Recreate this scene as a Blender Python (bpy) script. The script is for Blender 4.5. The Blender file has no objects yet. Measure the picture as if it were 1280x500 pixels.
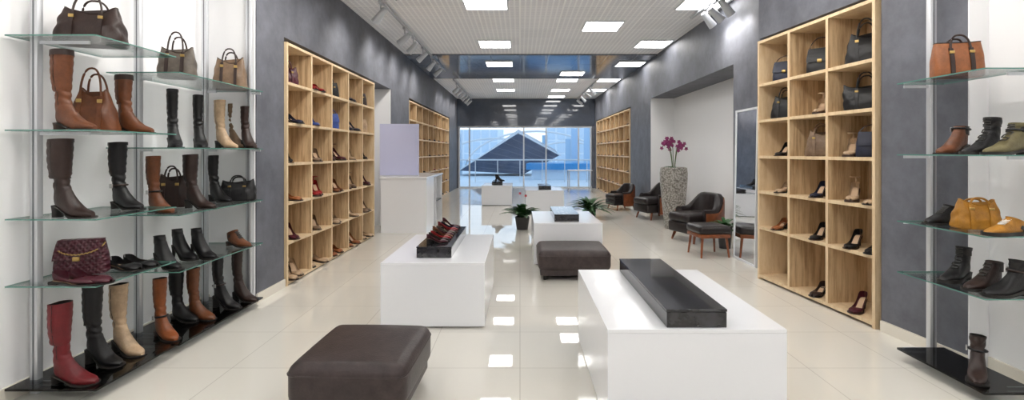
import bpy, bmesh, math, random
from mathutils import Vector, Matrix
random.seed(7)
sc=bpy.context.scene
COL=sc.collection
pi=math.pi
def lin(c):
    return tuple(((v/255)/12.92 if v/255<=.04045 else ((v/255+.055)/1.055)**2.4) for v in c)
MATS={}
def mat(name,rgb,rough=.5,metal=0,spec=.5,bump=0,bscale=60,emis=0,coat=0,var=0,vscale=4):
    if name in MATS: return MATS[name]
    m=bpy.data.materials.new(name); m.use_nodes=True
    nt=m.node_tree; b=nt.nodes['Principled BSDF']; L=nt.links
    c=lin(rgb)
    b.inputs['Base Color'].default_value=(*c,1)
    b.inputs['Roughness'].default_value=rough; b.inputs['Metallic'].default_value=metal
    b.inputs['Specular IOR Level'].default_value=spec
    b.inputs['Coat Weight'].default_value=coat
    if emis:
        b.inputs['Emission Color'].default_value=(*c,1); b.inputs['Emission Strength'].default_value=emis
    if bump or var:
        tc=nt.nodes.new('ShaderNodeTexCoord')
        if bump:
            n=nt.nodes.new('ShaderNodeTexNoise'); n.inputs['Scale'].default_value=bscale; n.inputs['Detail'].default_value=4
            L.new(tc.outputs['Object'],n.inputs['Vector'])
            bp=nt.nodes.new('ShaderNodeBump'); bp.inputs['Strength'].default_value=bump; bp.inputs['Distance'].default_value=.01
            L.new(n.outputs['Fac'],bp.inputs['Height']); L.new(bp.outputs['Normal'],b.inputs['Normal'])
        if var:
            n=nt.nodes.new('ShaderNodeTexNoise'); n.inputs['Scale'].default_value=vscale; n.inputs['Detail'].default_value=8
            n.inputs['Roughness'].default_value=.7
            L.new(tc.outputs['Object'],n.inputs['Vector'])
            r=nt.nodes.new('ShaderNodeValToRGB')
            r.color_ramp.elements[0].position=.35; r.color_ramp.elements[1].position=.65
            r.color_ramp.elements[0].color=(*[v*(1-var) for v in c],1); r.color_ramp.elements[1].color=(*[min(1,v*(1+var)) for v in c],1)
            L.new(n.outputs['Fac'],r.inputs['Fac']); L.new(r.outputs['Color'],b.inputs['Base Color'])
    MATS[name]=m; return m
def leather(name,rgb,rough=.4): return mat(name,rgb,rough,spec=.35,bump=.15,bscale=110,var=.28,vscale=14)

def wood_mat(name,ca,cb,sc3):
    m=bpy.data.materials.new(name); m.use_nodes=True; nt=m.node_tree; L=nt.links; b=nt.nodes['Principled BSDF']
    tc=nt.nodes.new('ShaderNodeTexCoord'); mp=nt.nodes.new('ShaderNodeMapping'); mp.inputs['Scale'].default_value=sc3
    L.new(tc.outputs['Object'],mp.inputs['Vector'])
    n=nt.nodes.new('ShaderNodeTexNoise'); n.inputs['Scale'].default_value=1; n.inputs['Detail'].default_value=5; n.inputs['Roughness'].default_value=.7
    L.new(mp.outputs['Vector'],n.inputs['Vector'])
    r=nt.nodes.new('ShaderNodeValToRGB'); r.color_ramp.elements[0].position=.36; r.color_ramp.elements[1].position=.58
    r.color_ramp.elements[0].color=(*lin(cb),1); r.color_ramp.elements[1].color=(*lin(ca),1)
    L.new(n.outputs['Fac'],r.inputs['Fac']); L.new(r.outputs['Color'],b.inputs['Base Color']); b.inputs['Roughness'].default_value=.45
    MATS[name]=m; return m
def tile_mat(name,base,mortar,w,mw,rough,fine=None,bumpn=0,spec=.5,var=.03,ior=1.5):
    m=bpy.data.materials.new(name); m.use_nodes=True; nt=m.node_tree; L=nt.links; b=nt.nodes['Principled BSDF']
    tc=nt.nodes.new('ShaderNodeTexCoord')
    def brick(w,mw,c1,c2,mo):
        k=nt.nodes.new('ShaderNodeTexBrick'); k.offset=0; k.squash=1
        k.inputs['Scale'].default_value=1; k.inputs['Brick Width'].default_value=w; k.inputs['Row Height'].default_value=w
        k.inputs['Mortar Size'].default_value=mw; k.inputs['Mortar Smooth'].default_value=0; k.inputs['Bias'].default_value=0
        k.inputs['Color1'].default_value=(*lin(c1),1); k.inputs['Color2'].default_value=(*lin(c2),1); k.inputs['Mortar'].default_value=(*lin(mo),1)
        L.new(tc.outputs['Object'],k.inputs['Vector']); return k
    c2=tuple(v*(1-var) for v in base)
    k=brick(w,mw,base,c2,mortar)
    out=k.outputs['Color']
    if fine:
        f=brick(fine[0],fine[1],fine[2],fine[2],fine[3])
        mx=nt.nodes.new('ShaderNodeMix'); mx.data_type='RGBA'; mx.blend_type='MULTIPLY'; mx.inputs[0].default_value=1
        L.new(out,mx.inputs[6]); L.new(f.outputs['Color'],mx.inputs[7]); out=mx.outputs[2]
    L.new(out,b.inputs['Base Color']); b.inputs['Roughness'].default_value=rough; b.inputs['Specular IOR Level'].default_value=spec; b.inputs['IOR'].default_value=ior
    MATS[name]=m; return m
def glass_mat(name,tint,refl=.5):
    m=bpy.data.materials.new(name); m.use_nodes=True; nt=m.node_tree; L=nt.links
    nt.nodes.remove(nt.nodes['Principled BSDF']); o=nt.nodes['Material Output']
    t=nt.nodes.new('ShaderNodeBsdfTransparent'); t.inputs['Color'].default_value=(*tint,1)
    g=nt.nodes.new('ShaderNodeBsdfGlossy'); g.inputs['Roughness'].default_value=.02
    fr=nt.nodes.new('ShaderNodeFresnel'); fr.inputs['IOR'].default_value=1.45
    mu=nt.nodes.new('ShaderNodeMath'); mu.operation='MULTIPLY'; mu.inputs[1].default_value=refl
    mx=nt.nodes.new('ShaderNodeMixShader'); L.new(fr.outputs[0],mu.inputs[0]); L.new(mu.outputs[0],mx.inputs[0])
    L.new(t.outputs[0],mx.inputs[1]); L.new(g.outputs[0],mx.inputs[2]); L.new(mx.outputs[0],o.inputs['Surface'])
    MATS[name]=m; return m

# ---------------- mesh builder
class MB:
    def __init__(s): s.v=[]; s.f=[]
    def add(s,v,f):
        o=len(s.v); s.v+= [tuple(p) for p in v]; s.f+=[tuple(i+o for i in q) for q in f]; return s
    def box(s,x0,x1,y0,y1,z0,z1):
        v=[(x0,y0,z0),(x1,y0,z0),(x1,y1,z0),(x0,y1,z0),(x0,y0,z1),(x1,y0,z1),(x1,y1,z1),(x0,y1,z1)]
        return s.add(v,[(0,3,2,1),(4,5,6,7),(0,1,5,4),(1,2,6,5),(2,3,7,6),(3,0,4,7)])
    def prism(s,pts,z0,z1):
        n=len(pts); v=[(p[0],p[1],z0) for p in pts]+[(p[0],p[1],z1) for p in pts]
        return s.add(v,[tuple(range(n-1,-1,-1)),tuple(range(n,2*n))]+[(i,(i+1)%n,n+(i+1)%n,n+i) for i in range(n)])
    def rbox(s,x0,x1,y0,y1,z0,z1,r=.01,seg=3,bulge=0,sub=0):
        bm=bmesh.new(); bmesh.ops.create_cube(bm,size=1)
        sx,sy,sz=x1-x0,y1-y0,z1-z0
        for v in bm.verts: v.co=Vector((v.co.x*sx,v.co.y*sy,v.co.z*sz))
        bmesh.ops.bevel(bm,geom=list(bm.edges),offset=r,segments=seg,profile=.5,affect='EDGES')
        if bulge:
            big=[e for e in bm.edges if e.calc_length()>r*2.5]
            bmesh.ops.subdivide_edges(bm,edges=big,cuts=6,use_grid_fill=True)
            for v in bm.verts:
                a=1-(2*v.co.x/sx)**2; b=1-(2*v.co.y/sy)**2; c=1-(2*v.co.z/sz)**2
                a,b,c=max(a,0),max(b,0),max(c,0)
                v.co.z+=bulge*math.copysign(1,v.co.z)*(a*b)**.6*min(1,abs(2*v.co.z/sz))
                v.co.x+=bulge*.6*math.copysign(1,v.co.x)*(b*c)**.6*abs(2*v.co.x/sx)**2
                v.co.y+=bulge*.6*math.copysign(1,v.co.y)*(a*c)**.6*abs(2*v.co.y/sy)**2
        c=Vector(((x0+x1)/2,(y0+y1)/2,(z0+z1)/2))
        bm.verts.index_update()
        s.add([v.co+c for v in bm.verts],[tuple(v.index for v in f.verts) for f in bm.faces]); bm.free(); return s
    def loft(s,rings,capa=True,capb=True,closed=True):
        n=len(rings[0]); v=[p for r in rings for p in r]; f=[]
        for i in range(len(rings)-1):
            for j in range(n if closed else n-1):
                k=(j+1)%n; f.append((i*n+j,i*n+k,(i+1)*n+k,(i+1)*n+j))
        if capa: f.append(tuple(range(n-1,-1,-1)))
        if capb: f.append(tuple((len(rings)-1)*n+j for j in range(n)))
        return s.add(v,f)
    def tube(s,path,r,n=8,r2=None,closed=False):
        P=[Vector(p) for p in path]; rings=[]
        for i,p in enumerate(P):
            if closed: t=(P[(i+1)%len(P)]-P[i-1])
            else: t=(P[min(i+1,len(P)-1)]-P[max(i-1,0)])
            t.normalize(); up=Vector((0,0,1)) if abs(t.z)<.9 else Vector((1,0,0))
            a=t.cross(up).normalized(); b=a.cross(t)
            rr=r if r2 is None else r+(r2-r)*i/(len(P)-1)
            rings.append([p+a*math.cos(2*pi*k/n)*rr+b*math.sin(2*pi*k/n)*rr for k in range(n)])
        if closed: rings.append(rings[0])
        return s.loft(rings,not closed,not closed)
    def rev(s,prof,n=24,c=(0,0)):
        rings=[[(c[0]+r*math.cos(2*pi*k/n),c[1]+r*math.sin(2*pi*k/n),z) for k in range(n)] for r,z in prof]
        return s.loft(rings)
    def mesh(s,name,mats,smooth=True,angle=.7):
        me=bpy.data.meshes.new(name); me.from_pydata(s.v,[],s.f); 
        bm=bmesh.new(); bm.from_mesh(me); bmesh.ops.recalc_face_normals(bm,faces=bm.faces); bm.to_mesh(me); bm.free()
        for m in (mats if isinstance(mats,(list,tuple)) else [mats]): me.materials.append(m)
        if smooth:
            me.polygons.foreach_set('use_smooth',[True]*len(me.polygons)); me.set_sharp_from_angle(angle=angle)
        me.update(); return me
def tag(o,label=None,cat=None,group=None,kind=None):
    if label: o['label']=label
    if cat: o['category']=cat
    if group: o['group']=group
    if kind: o['kind']=kind
    return o
def ob(name,me,loc=(0,0,0),rz=0,parent=None,**k):
    o=bpy.data.objects.new(name,me); COL.objects.link(o); o.location=loc; o.rotation_euler=(0,0,rz) if not isinstance(rz,tuple) else rz
    if parent: o.parent=parent
    return tag(o,**k)
def structure(name,mb,m,smooth=False): return ob(name,mb.mesh(name,m,smooth),kind='structure')
class T:
    def __init__(s,parts):
        s.parts=[(n,b.mesh(n,m),lab) for n,b,m,lab in parts]
        j=MB(); ms=[]; idx=[]
        for n,b,m,lab in parts:
            j.add(b.v,b.f); 
            if m not in ms: ms.append(m)
            idx+=[ms.index(m)]*len(b.f)
        s.joined=j.mesh('joined',ms)
        s.joined.polygons.foreach_set('material_index',idx)
def put(t,name,cat,label,loc,rz=0,group=None,scale=1,simple=False):
    if simple:
        o=ob(name,t.joined,loc,rz,label=label,cat=cat,group=group); o.scale=(scale,)*3; return o
    e=ob(name,None,loc,rz,label=label,cat=cat,group=group); e.empty_display_size=.05; e.scale=(scale,)*3
    for n,me,lab in t.parts:
        ob(n,me,parent=e,label=lab)
    return e
def sell(a,b,n,p,cx=0,cy=0,z=0):
    r=[]
    for k in range(n):
        c,s_=math.cos(2*pi*k/n),math.sin(2*pi*k/n)
        r.append((cx+a*math.copysign(abs(c)**p,c),cy+b*math.copysign(abs(s_)**p,s_),z))
    return r
def sm(a,b,x):
    t=max(0,min(1,(x-a)/(b-a))); return t*t*(3-2*t)

# ---------------- materials
PAL={'black':(19,18,20),'brown':(100,58,34),'dark brown':(46,32,28),'tan':(138,84,50),'beige':(172,146,118),
 'burgundy':(66,20,32),'red':(98,20,26),'navy':(26,30,50),'grey':(92,84,76),'mustard':(160,110,36),'blue':(50,72,136),
 'orange brown':(126,68,34),'white':(214,210,202),'taupe':(116,94,74),'olive':(104,96,66),'bright red':(136,26,30),'silver':(150,148,150)}
def LM(c): return leather('leather_'+c.replace(' ','_'),PAL[c])
M_sole=mat('sole_rubber',(26,22,20),.55); M_heelw=mat('heel_stack',(56,36,26),.5); M_lace=mat('lace_cord',(60,58,56),.8)
M_ins=mat('insole',(190,160,130),.6); M_gold=mat('gold_metal',(190,160,100),.3,1); M_silver=mat('silver_metal',(200,200,200),.3,1)
M_alu=mat('aluminium',(206,208,212),.36,.6); M_slot=mat('post_slot',(120,122,126),.4,.6)
M_white=mat('white_wall',(238,238,239),.6,bump=.02,bscale=40)
M_grey=mat('slate_plaster',(95,97,105),.55,bump=.12,bscale=12,var=.24,vscale=3.2)
M_header=mat('glossy_dark_header',(78,86,100),.07,coat=.8,var=.2,vscale=1.5)
M_lac=mat('white_lacquer',(239,240,243),.16,coat=.2)
M_blk=mat('dark_stone',(36,36,40),.1,var=.85,vscale=7,coat=.4)
M_pouf=leather('pouf_leather',(60,50,49),.4)
M_base=mat('baseboard_tile',(222,216,204),.25)
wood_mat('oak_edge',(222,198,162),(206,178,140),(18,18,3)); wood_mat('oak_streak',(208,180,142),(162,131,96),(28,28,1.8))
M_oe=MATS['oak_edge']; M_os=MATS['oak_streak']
M_glass=glass_mat('shelf_glass',(.96,.985,.98),.7); M_gedge=mat('glass_edge',(92,136,126),.15)
M_win=glass_mat('window_glass',(.95,.98,1),.6)
M_dglass=glass_mat('dark_glass',(.42,.44,.45),1.0)
M_dgs=mat('dark_glass_solid',(22,24,25),.05)
M_frame=mat('window_frame_metal',(215,218,222),.4)
M_ceil=tile_mat('ceiling_grid',(252,252,253),(255,255,255),.6,.014,.6,fine=(.075,.012,(234,234,237),(255,255,255)))
M_band=tile_mat('ceiling_band',(104,110,120),(130,134,142),.6,.012,.1,fine=(.075,.012,(226,226,229),(255,255,255)),ior=1.9)
M_floor=tile_mat('floor_porcelain',(226,222,212),(198,193,183),.6,.003,.02,spec=.5,var=.015,ior=2.15)
M_em=mat('light_diffuser',(255,253,250),.5,emis=13)
M_walnut=mat('walnut',(124,68,38),.35,var=.3,vscale=12)
M_dleather=leather('chair_leather',(38,32,32),.3)
M_leaf=mat('leaf_green',(44,84,40),.4,var=.3,vscale=9); M_stem=mat('stem_green',(80,100,50),.5)
M_pink=mat('orchid_petal',(130,30,92),.5); M_redfl=mat('red_flower',(170,40,50),.5)
M_pot=mat('dark_pot',(52,50,50),.4)
M_spot=mat('spot_housing',(186,189,194),.35,.3); M_lens=mat('spot_lens',(255,240,215),.3,emis=8)
def quilt():
    m=mat('leather_quilted_burgundy',(70,20,34),.35,spec=.5); nt=m.node_tree; L=nt.links; b=nt.nodes['Principled BSDF']
    tc=nt.nodes.new('ShaderNodeTexCoord'); outs=[]
    for ang in(pi/4,-pi/4):
        mp=nt.nodes.new('ShaderNodeMapping'); mp.inputs['Rotation'].default_value=(0,ang,0); L.new(tc.outputs['Object'],mp.inputs['Vector'])
        wv=nt.nodes.new('ShaderNodeTexWave'); wv.bands_direction='X'; wv.inputs['Scale'].default_value=14; L.new(mp.outputs['Vector'],wv.inputs['Vector']); outs.append(wv.outputs['Fac'])
    mu=nt.nodes.new('ShaderNodeMath'); mu.operation='MULTIPLY'; L.new(outs[0],mu.inputs[0]); L.new(outs[1],mu.inputs[1])
    bp=nt.nodes.new('ShaderNodeBump'); bp.inputs['Strength'].default_value=.6; bp.inputs['Distance'].default_value=.012
    L.new(mu.outputs[0],bp.inputs['Height']); L.new(bp.outputs['Normal'],b.inputs['Normal']); return m
M_quilt=quilt()

# ---------------- footwear
def heelbottom(hh,base=.004):
    return lambda x: base+hh*(1-sm(-.02,.105,x))
def sole_part(hh,th=.006,w=1,L=.2,base=.004):
    b=heelbottom(hh,base); m=MB(); rings=[]
    for i in range(17):
        x=-.05+(L+.052)*i/16; s=i/16
        hw=w*(.034*math.sin(min(1,s*5)*pi/2)+.014*sm(.35,.7,s))*(math.sqrt(max(0.0,1-((s-.8)/.205)**2)) if s>.8 else 1)+.002
        z=b(x); z0=max(0,z-th)
        rings.append([(x,-hw,z0),(x,hw,z0),(x,hw,z+.003),(x,-hw,z+.003)])
    return m.loft(rings)
def heel_part(hh,style,base):
    m=MB(); zt=base+hh
    if hh<.02: 
        return m.rbox(-.052,.0,-.033,.033,0,zt+.002,.004,2)
    if style=='stiletto': rings=[(-.03,.022,.022,zt),( -.038,.012,.014,zt*.6),(-.042,.006,.007,0)]
    else: rings=[(-.022,.03,.032,zt+.002),(-.028,.022,.026,zt*.5),(-.03,.02,.025,0)]
    return m.loft([sell(a,b_,14,.8,cx,0,z) for cx,a,b_,z in rings])
BC={}
def cr(p0,p1,p2,p3,t):
    return tuple(.5*((2*b)+(-a+c)*t+(2*a-5*b+4*c-d)*t*t+(-a+3*b-3*c+d)*t**3) for a,b,c,d in zip(p0,p1,p2,p3))
def boot(col,h=.42,hh=.04,style='block',wide=1.0,laces=False,zipper=False,cuff=False,strap=False,thick=.006,crease=1.0):
    k=('b',col,h,hh,style,wide,laces,zipper,cuff,strap,thick,crease)
    if k in BC: return BC[k]
    base=thick-.002; b=heelbottom(hh,base); q=hh
    R=[]
    tall=h>.25
    if tall:
        wd=wide*.92
        R+=[(-.012,h,.056*wd,.058*wd,.048*wd,4),(-.014,h*.86,.057*wd,.058*wd,.048*wd,1),(-.016,h*.68,.053*wd,.055*wd,.045*wd,0),(-.010,h*.5,.043*wd,.047*wd,.038*wd,0),(-.004,.18+q*.8,.034,.037,.03,0)]
        e_=.9
    else:
        R+=[(-.006,h,.043*wide,.043*wide,.037*wide,6),(-.005,h*.5+(.12+q)*.5,.039,.04,.034,2)]
        e_=.88
    R+=[(-.001,.13+q*.8,.035,.04,.031*e_/.9,6),(.005,.095+q*.8,.042,.048,.035*e_,24),(.016,.068+q*.72,.049,.068,.037*e_,42),(.042,.052+q*.5,.045,.068,.04*e_,60),(.078,.04+q*.25,.034,.053,.045*e_,74),(.115,.031+q*.03,.025,.043,.047*e_,84),(.15,.026,.018,.038,.042*e_,90),(.178,.022,.013,.028,.031*e_,92),(.2,.015,.007,.018,.011,95)]
    if h<.13:
        R=[(.004,h*.9+q*.5,.05,.05,.036,22)]+[r for r in R if r[1]<h*.78+q*.5 and r[0]>.01]
    RR=[]
    for i in range(len(R)-1):
        p=[R[max(i-1,0)],R[i],R[i+1],R[min(i+2,len(R)-1)]]
        for j in range(5): RR.append(cr(*p,j/5))
    RR.append(R[-1])
    n=28; rings=[]; ph=len(col)
    for cx,cz,af,ab,w,t in RR:
        t=math.radians(t); ring=[]
        for i in range(n):
            a=2*pi*i/n; c=math.cos(a); s_=math.sin(a)
            amp=.06*crease*math.exp(-((cz-(.15+q*.8))/.06)**2)+(.028*crease if tall else .01)*sm(.14,.2,cz)
            if cx>.1: amp=0
            k_=1+amp*math.sin(cz*140+1.6*math.sin(a+ph)+2*math.cos(2*a))
            e=(af if c>0 else ab)*c*k_
            x=cx+e*math.cos(t); z=cz+e*math.sin(t); x=max(x,-.053); z=max(z,b(x))
            ring.append((x,w*k_*math.copysign(abs(s_)**.85,s_),z))
        rings.append(ring)
    up=MB().loft(rings,False,True)
    top=rings[0]; c0=R[0]
    inn=[(c0[0]+(p[0]-c0[0])*.9,p[1]*.9,p[2]) for p in top]; inn2=[(p[0],p[1],max(p[2]-.05,.02)) for p in inn]
    lin_=MB().loft([top,inn,inn2],False,True)
    P=[('upper',up,LM(col),None),('lining',lin_,M_sole,None),('sole',sole_part(hh,thick,1.0,base=base),M_sole,None),('heel',heel_part(hh,style,base),M_heelw if col in('brown','tan','orange brown') else M_sole,None)]
    if tall:
        J=n*3//4
        P.append(('side_seam',MB().tube([(r[J][0],r[J][1]-.0005,r[J][2]) for r in rings[:30:2]],.0016,5),M_sole if col!='black' else LM('dark brown'),None))
        P.append(('top_band',MB().loft([[(c0[0]+(p[0]-c0[0])*1.025,p[1]*1.025,p[2]+.001) for p in top],[(c0[0]+(p[0]-c0[0])*1.03,p[1]*1.03,p[2]-.018) for p in top]],False,False),LM(col),None))
    if laces:
        m=MB(); path=[]
        if h<.13: A_=(.098,.058+q*.2); B_=(.05,h*.84+q*.5)
        for j in range(9):
            s=j/8
            if h<.13: x=A_[0]+(B_[0]-A_[0])*s; z=A_[1]+(B_[1]-A_[1])*s+.004
            elif s>.45: x=.037; z=.125+q*.5+(h-.135-q*.5)*(s-.45)/.55
            else: x=.04+.05*(1-s/.45); z=.07+q*.3+(.125-.07)*s/.45
            y=.018 if j%2 else -.018
            path+=[(x,y,z),(x+.008,0,z+.004),(x,-y,z+.004)]
        m.tube(path,.0032,6)
        P.append(('laces',m,M_lace if col!='mustard' else LM('white'),None))
    if cuff:
        P.append(('cuff',MB().loft([[(c0[0]+(p[0]-c0[0])*1.06,p[1]*1.06,p[2]+.002) for p in top],[(c0[0]+(p[0]-c0[0])*1.09,p[1]*1.09,p[2]-.03) for p in top]],False,False),LM('dark brown' if col!='dark brown' else 'black'),None))
    if strap:
        rr=[(-.002+ .048*math.cos(2*pi*i/16),.04*math.sin(2*pi*i/16),.115+q*.8+.006*math.cos(2*pi*i/16)) for i in range(16)]
        m=MB().tube(rr,.006,6,closed=True); P.append(('strap',m,LM('black' if col!='black' else 'dark brown'),None))
        P.append(('buckle',MB().rbox(-.012,.012,-.051,-.043,.1+q*.8,.128+q*.8,.002,1),M_silver,None))
    BC[k]=T(P); return BC[k]
def pump(col,hh=.08,style='stiletto',anklestrap=False,plat=0):
    k=('p',col,hh,style,anklestrap,plat)
    if k in BC: return BC[k]
    base=.004+plat; b=heelbottom(hh,base); rings=[]; ins=[]
    for i in range(22):
        s=i/21; x=-.05+.248*s
        w=(.03*math.sqrt(min(1,s*9))+.014*sm(.35,.68,s))*(math.sqrt(max(0.0,1-((s-.72)/.285)**2)) if s>.72 else 1)+.001
        t=.056-.028*sm(0,.35,s)+.008*sm(.5,.7,s)-.018*sm(.8,1,s)
        A=math.radians(108+72*sm(.58,.68,s)); ring=[]
        for j in range(15):
            th=-A+2*A*j/14; zz=(1-math.cos(th))/2
            if A<pi-.01: zz/= (1-math.cos(A))/2
            ring.append((x,w*math.copysign(abs(math.sin(th))**.8,math.sin(th)),b(x)+t*zz))
        rings.append(ring)
        if s<.7: ins.append([(x,-w*.9,b(x)+.004),(x,w*.9,b(x)+.004)])
    m=MB().loft(rings,False,False,closed=False)
    P=[('upper',m,LM(col),None),('insole',MB().loft(ins,False,False,closed=False),M_ins,None),
       ('sole',sole_part(hh,.005+plat,1,base=base),M_sole if hh<.07 else M_heelw,None),('heel',heel_part(hh,style,base),LM(col) if style=='stiletto' else M_sole,None)]
    if anklestrap:
        rr=[(-.006+.04*math.cos(2*pi*i/14),.034*math.sin(2*pi*i/14),b(-.03)+.095) for i in range(14)]
        P.append(('ankle_strap',MB().tube(rr,.004,6,closed=True),LM(col),None))
        P.append(('heel_strap',MB().tube([(-.045,0,b(-.04)+.05),(-.047,0,b(-.04)+.095)],.006,6),LM(col),None))
    BC[k]=T(P); return BC[k]
def bag(col,w=.32,h=.22,d=.14,tr=.85,style='tote',hr=.5,trim=None,metal='g'):
    k=('g',col,w,h,d,tr,style,hr,trim)
    if k in BC: return BC[k]
    def dims(t): return w/2*(1+(tr-1)*t+.04*math.sin(pi*t)), d/2*(1-.62*t**1.4+.1*math.sin(pi*t))
    rings=[sell(w/2*.93,d/2*.9,48,.45,z=.0)]
    N=16
    for i in range(N+1):
        t=i/N; a,c=dims(t)
        z=.008+(h-.008)*t
        ring=sell(a,c,48,.5,z=z)
        wr=(.07 if style=='soft' else .015)*math.sin(pi*min(1,t*1.1))
        ring=[(x*(1+.5*wr*math.sin(14*t+y*40)),y*(1+wr*(math.sin(x*70+9*t)+.6*math.sin(x*31-17*t))),zz) for x,y,zz in ring]
        if t>.5: ring=[(x,y,zz-(.2*h*(1-(x/a)**2)+.03*h*math.sin(x*40))*(t-.5)/.5*(1 if style=='soft' else .12)) for x,y,zz in ring]
        rings.append(ring)
    rings.append([(x*.92,y*.5,z-.01) for x,y,z in rings[-1]])
    body=M_quilt if trim=='chain' else LM(col)
    P=[('bag_body',MB().loft(rings),body,None)]
    tm=LM(trim) if trim and trim!='chain' else LM(col); mt=M_gold if metal=='g' else M_silver
    hw=w*.2
    if style in('tote','soft'):
        for s_ in(-1,1):
            pts=[]
            y0=dims(.8)[1]
            for i in range(19):
                a=pi*i/18; pts.append((-hw*math.copysign(abs(math.cos(a))**.8,math.cos(a)),s_*(y0+.004-.02*math.sin(a)),h*.72+(h*.28+h*hr)*math.sin(a)**.8*(1 if s_<0 else .85)))
            P.append(('handle',MB().tube(pts,.006,8),tm,None))
        for s_ in(-1,1):
            rr=[]
            for i in range(8):
                t=.02+.8*i/7; a,c=dims(t); y=-(c*(1.05 if style=='soft' else 1.01)+.003); z=h*t
                x=s_*hw; rr.append([(x-.011,y-.003,z),(x+.011,y-.003,z),(x+.011,y+.003,z),(x-.011,y+.003,z)])
            P.append(('strap',MB().loft(rr),tm,None))
            P.append(('buckle',MB().rbox(s_*hw-.013,s_*hw+.013,-dims(.7)[1]-.014,-dims(.7)[1]-.005,h*.66,h*.74,.002,1),mt,None))
        P.append(('zipper_trim',MB().tube([(x,y*1.02,z) for x,y,z in rings[-2][::2]],.003,5,closed=True),tm,None))
    if style=='flap':
        rr=[]
        for i in range(9):
            if i<2: t=1; a,c=dims(1); y=c*(1-i); z=h+.004
            else:
                t=1-.55*(i-2)/6; a,c=dims(t); y=-(c+.006); z=h*t+.003
            aa=a*(.98-.05*(i/8)); rr.append([(-aa,y,z),(aa,y,z),(aa,y-.004,z-.003),(-aa,y-.004,z-.003)])
        P.append(('flap',MB().loft(rr),body,None))
        P.append(('clasp',MB().rbox(-.018,.018,-dims(.45)[1]-.02,-dims(.45)[1]-.008,h*.42,h*.55,.004,2),mt,None))
        pts=[(-w*.42*math.cos(pi*i/16),0,h*.85+h*(.15+hr)*math.sin(pi*i/16)) for i in range(17)]
        if trim=='chain':
            pts=[(-w*.45*math.cos(pi*i/40),-d*.5*math.sin(pi*i/40)-.012,h*.9-h*.3*math.sin(pi*i/40)+.004*(i%2)) for i in range(41)]
        P.append(('chain' if trim=='chain' else 'shoulder_strap',MB().tube(pts,.004,6),mt if trim=='chain' else LM(col),None))
    BC[k]=T(P); return BC[k]

# ---------------- room structure
ZC=3.35; YB=18.0; YF=-3.0
structure('floor',MB().box(-3.2,3.4,YF-.1,YB,-.1,0),M_floor)
structure('ceiling',MB().box(-3.2,3.4,YF-.1,YB+.2,ZC,ZC+.1),M_ceil)
structure('trim_1',MB().box(-2.36,2.8,9.8,12.9,ZC-.03,ZC-.0005),M_band)
structure('wall_front',MB().box(-3.2,3.4,YF-.1,YF,0,ZC),M_white)
def boxes(nm,L,m):
    for b in L: structure(nm,MB().box(*b),m)
boxes('wall_left',[(-3.2,-2.78,YF,4.3,0,ZC),(-3.2,-2.72,4.82,7.74,0,2.5),(-3.2,-2.9,7.74,8.8,0,2.5),(-2.9,-2.37,4.285,4.3,0,ZC),(-2.9,-2.37,8.785,8.8,0,2.5)],M_white)
boxes('wall_left_pier',[(-3.2,-2.36,4.3,4.8,0,2.5),(-3.2,-2.36,8.8,10.2,0,2.5),(-3.2,-2.75,10.2,16.1,0,2.5),(-3.2,-2.36,16.1,YB,0,2.5),(-3.2,-2.36,4.3,YB,2.5,ZC)],M_grey)
sl=-.108
def RX(y): return 2.70+sl*(y-3.65)
boxes('wall_right',[(2.92,3.4,YF,3.0,0,ZC),(2.8,2.92,2.99,3.0,0,ZC),(3.3,3.4,6.3,10.3,0,2.5),(2.805,3.3,10.285,10.3,0,2.5)],M_white)
structure('wall_right_pier',MB().prism([(RX(3.0)+.03,3.0),(3.4,3.0),(3.4,3.63),(RX(3.63)+.03,3.63)],0,2.56),M_grey)
structure('wall_right_pier',MB().prism([(RX(3.63)+.42,3.63),(3.4,3.63),(3.4,5.16),(RX(5.16)+.42,5.16)],0,2.56),M_grey)
structure('wall_right_pier',MB().prism([(RX(3.0)+.03,3.0),(3.4,3.0),(3.4,5.16),(RX(5.16)+.03,5.16)],2.56,ZC),M_grey)
boxes('wall_right_pier',[(2.8,3.4,5.17,6.3,0,2.5),(2.8,3.4,5.17,YB,2.5,ZC),(2.8,3.4,10.3,12.15,0,2.5),(3.15,3.4,12.15,17.6,0,2.5),(2.8,3.4,17.6,YB,0,2.5)],M_grey)
boxes('wall_back',[(-3.2,-2.3,YB,YB+.15,0,2.32),(2.7,3.4,YB,YB+.15,0,2.32)],M_grey)
boxes('wall_back_header',[(-3.2,3.4,YB,YB+.15,2.32,ZC)],M_header)
boxes('baseboard_left',[(-2.36,-2.345,4.29,4.8,0,.08),(-2.36,-2.345,8.8,10.2,0,.08),(-2.78,-2.765,YF,4.28,0,.08)],M_base)
structure('baseboard_right',MB().prism([(RX(3.0)+.012,3.0),(RX(3.0)+.03,3.0),(RX(3.62)+.03,3.62),(RX(3.62)+.012,3.62)],0,.08),M_base)
boxes('baseboard_right',[(2.785,2.8,5.2,6.3,0,.08),(2.785,2.8,10.3,12.1,0,.08),(3.285,3.3,6.3,10.28,0,.08),(2.905,2.92,YF,2.98,0,.08)],M_base)
fr=MB().box(-2.3,2.7,YB+.02,YB+.1,2.26,2.32).box(-2.3,2.7,YB+.02,YB+.1,0,.05)
for x in(-2.28,-1.9,.14,.98,2.2,2.66): fr.box(x-.025,x+.025,YB+.02,YB+.1,.05,2.26)
structure('window_1',fr,M_frame)
structure('window_2',MB().box(-2.3,2.7,YB+.05,YB+.06,.05,2.26),M_win)

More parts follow.
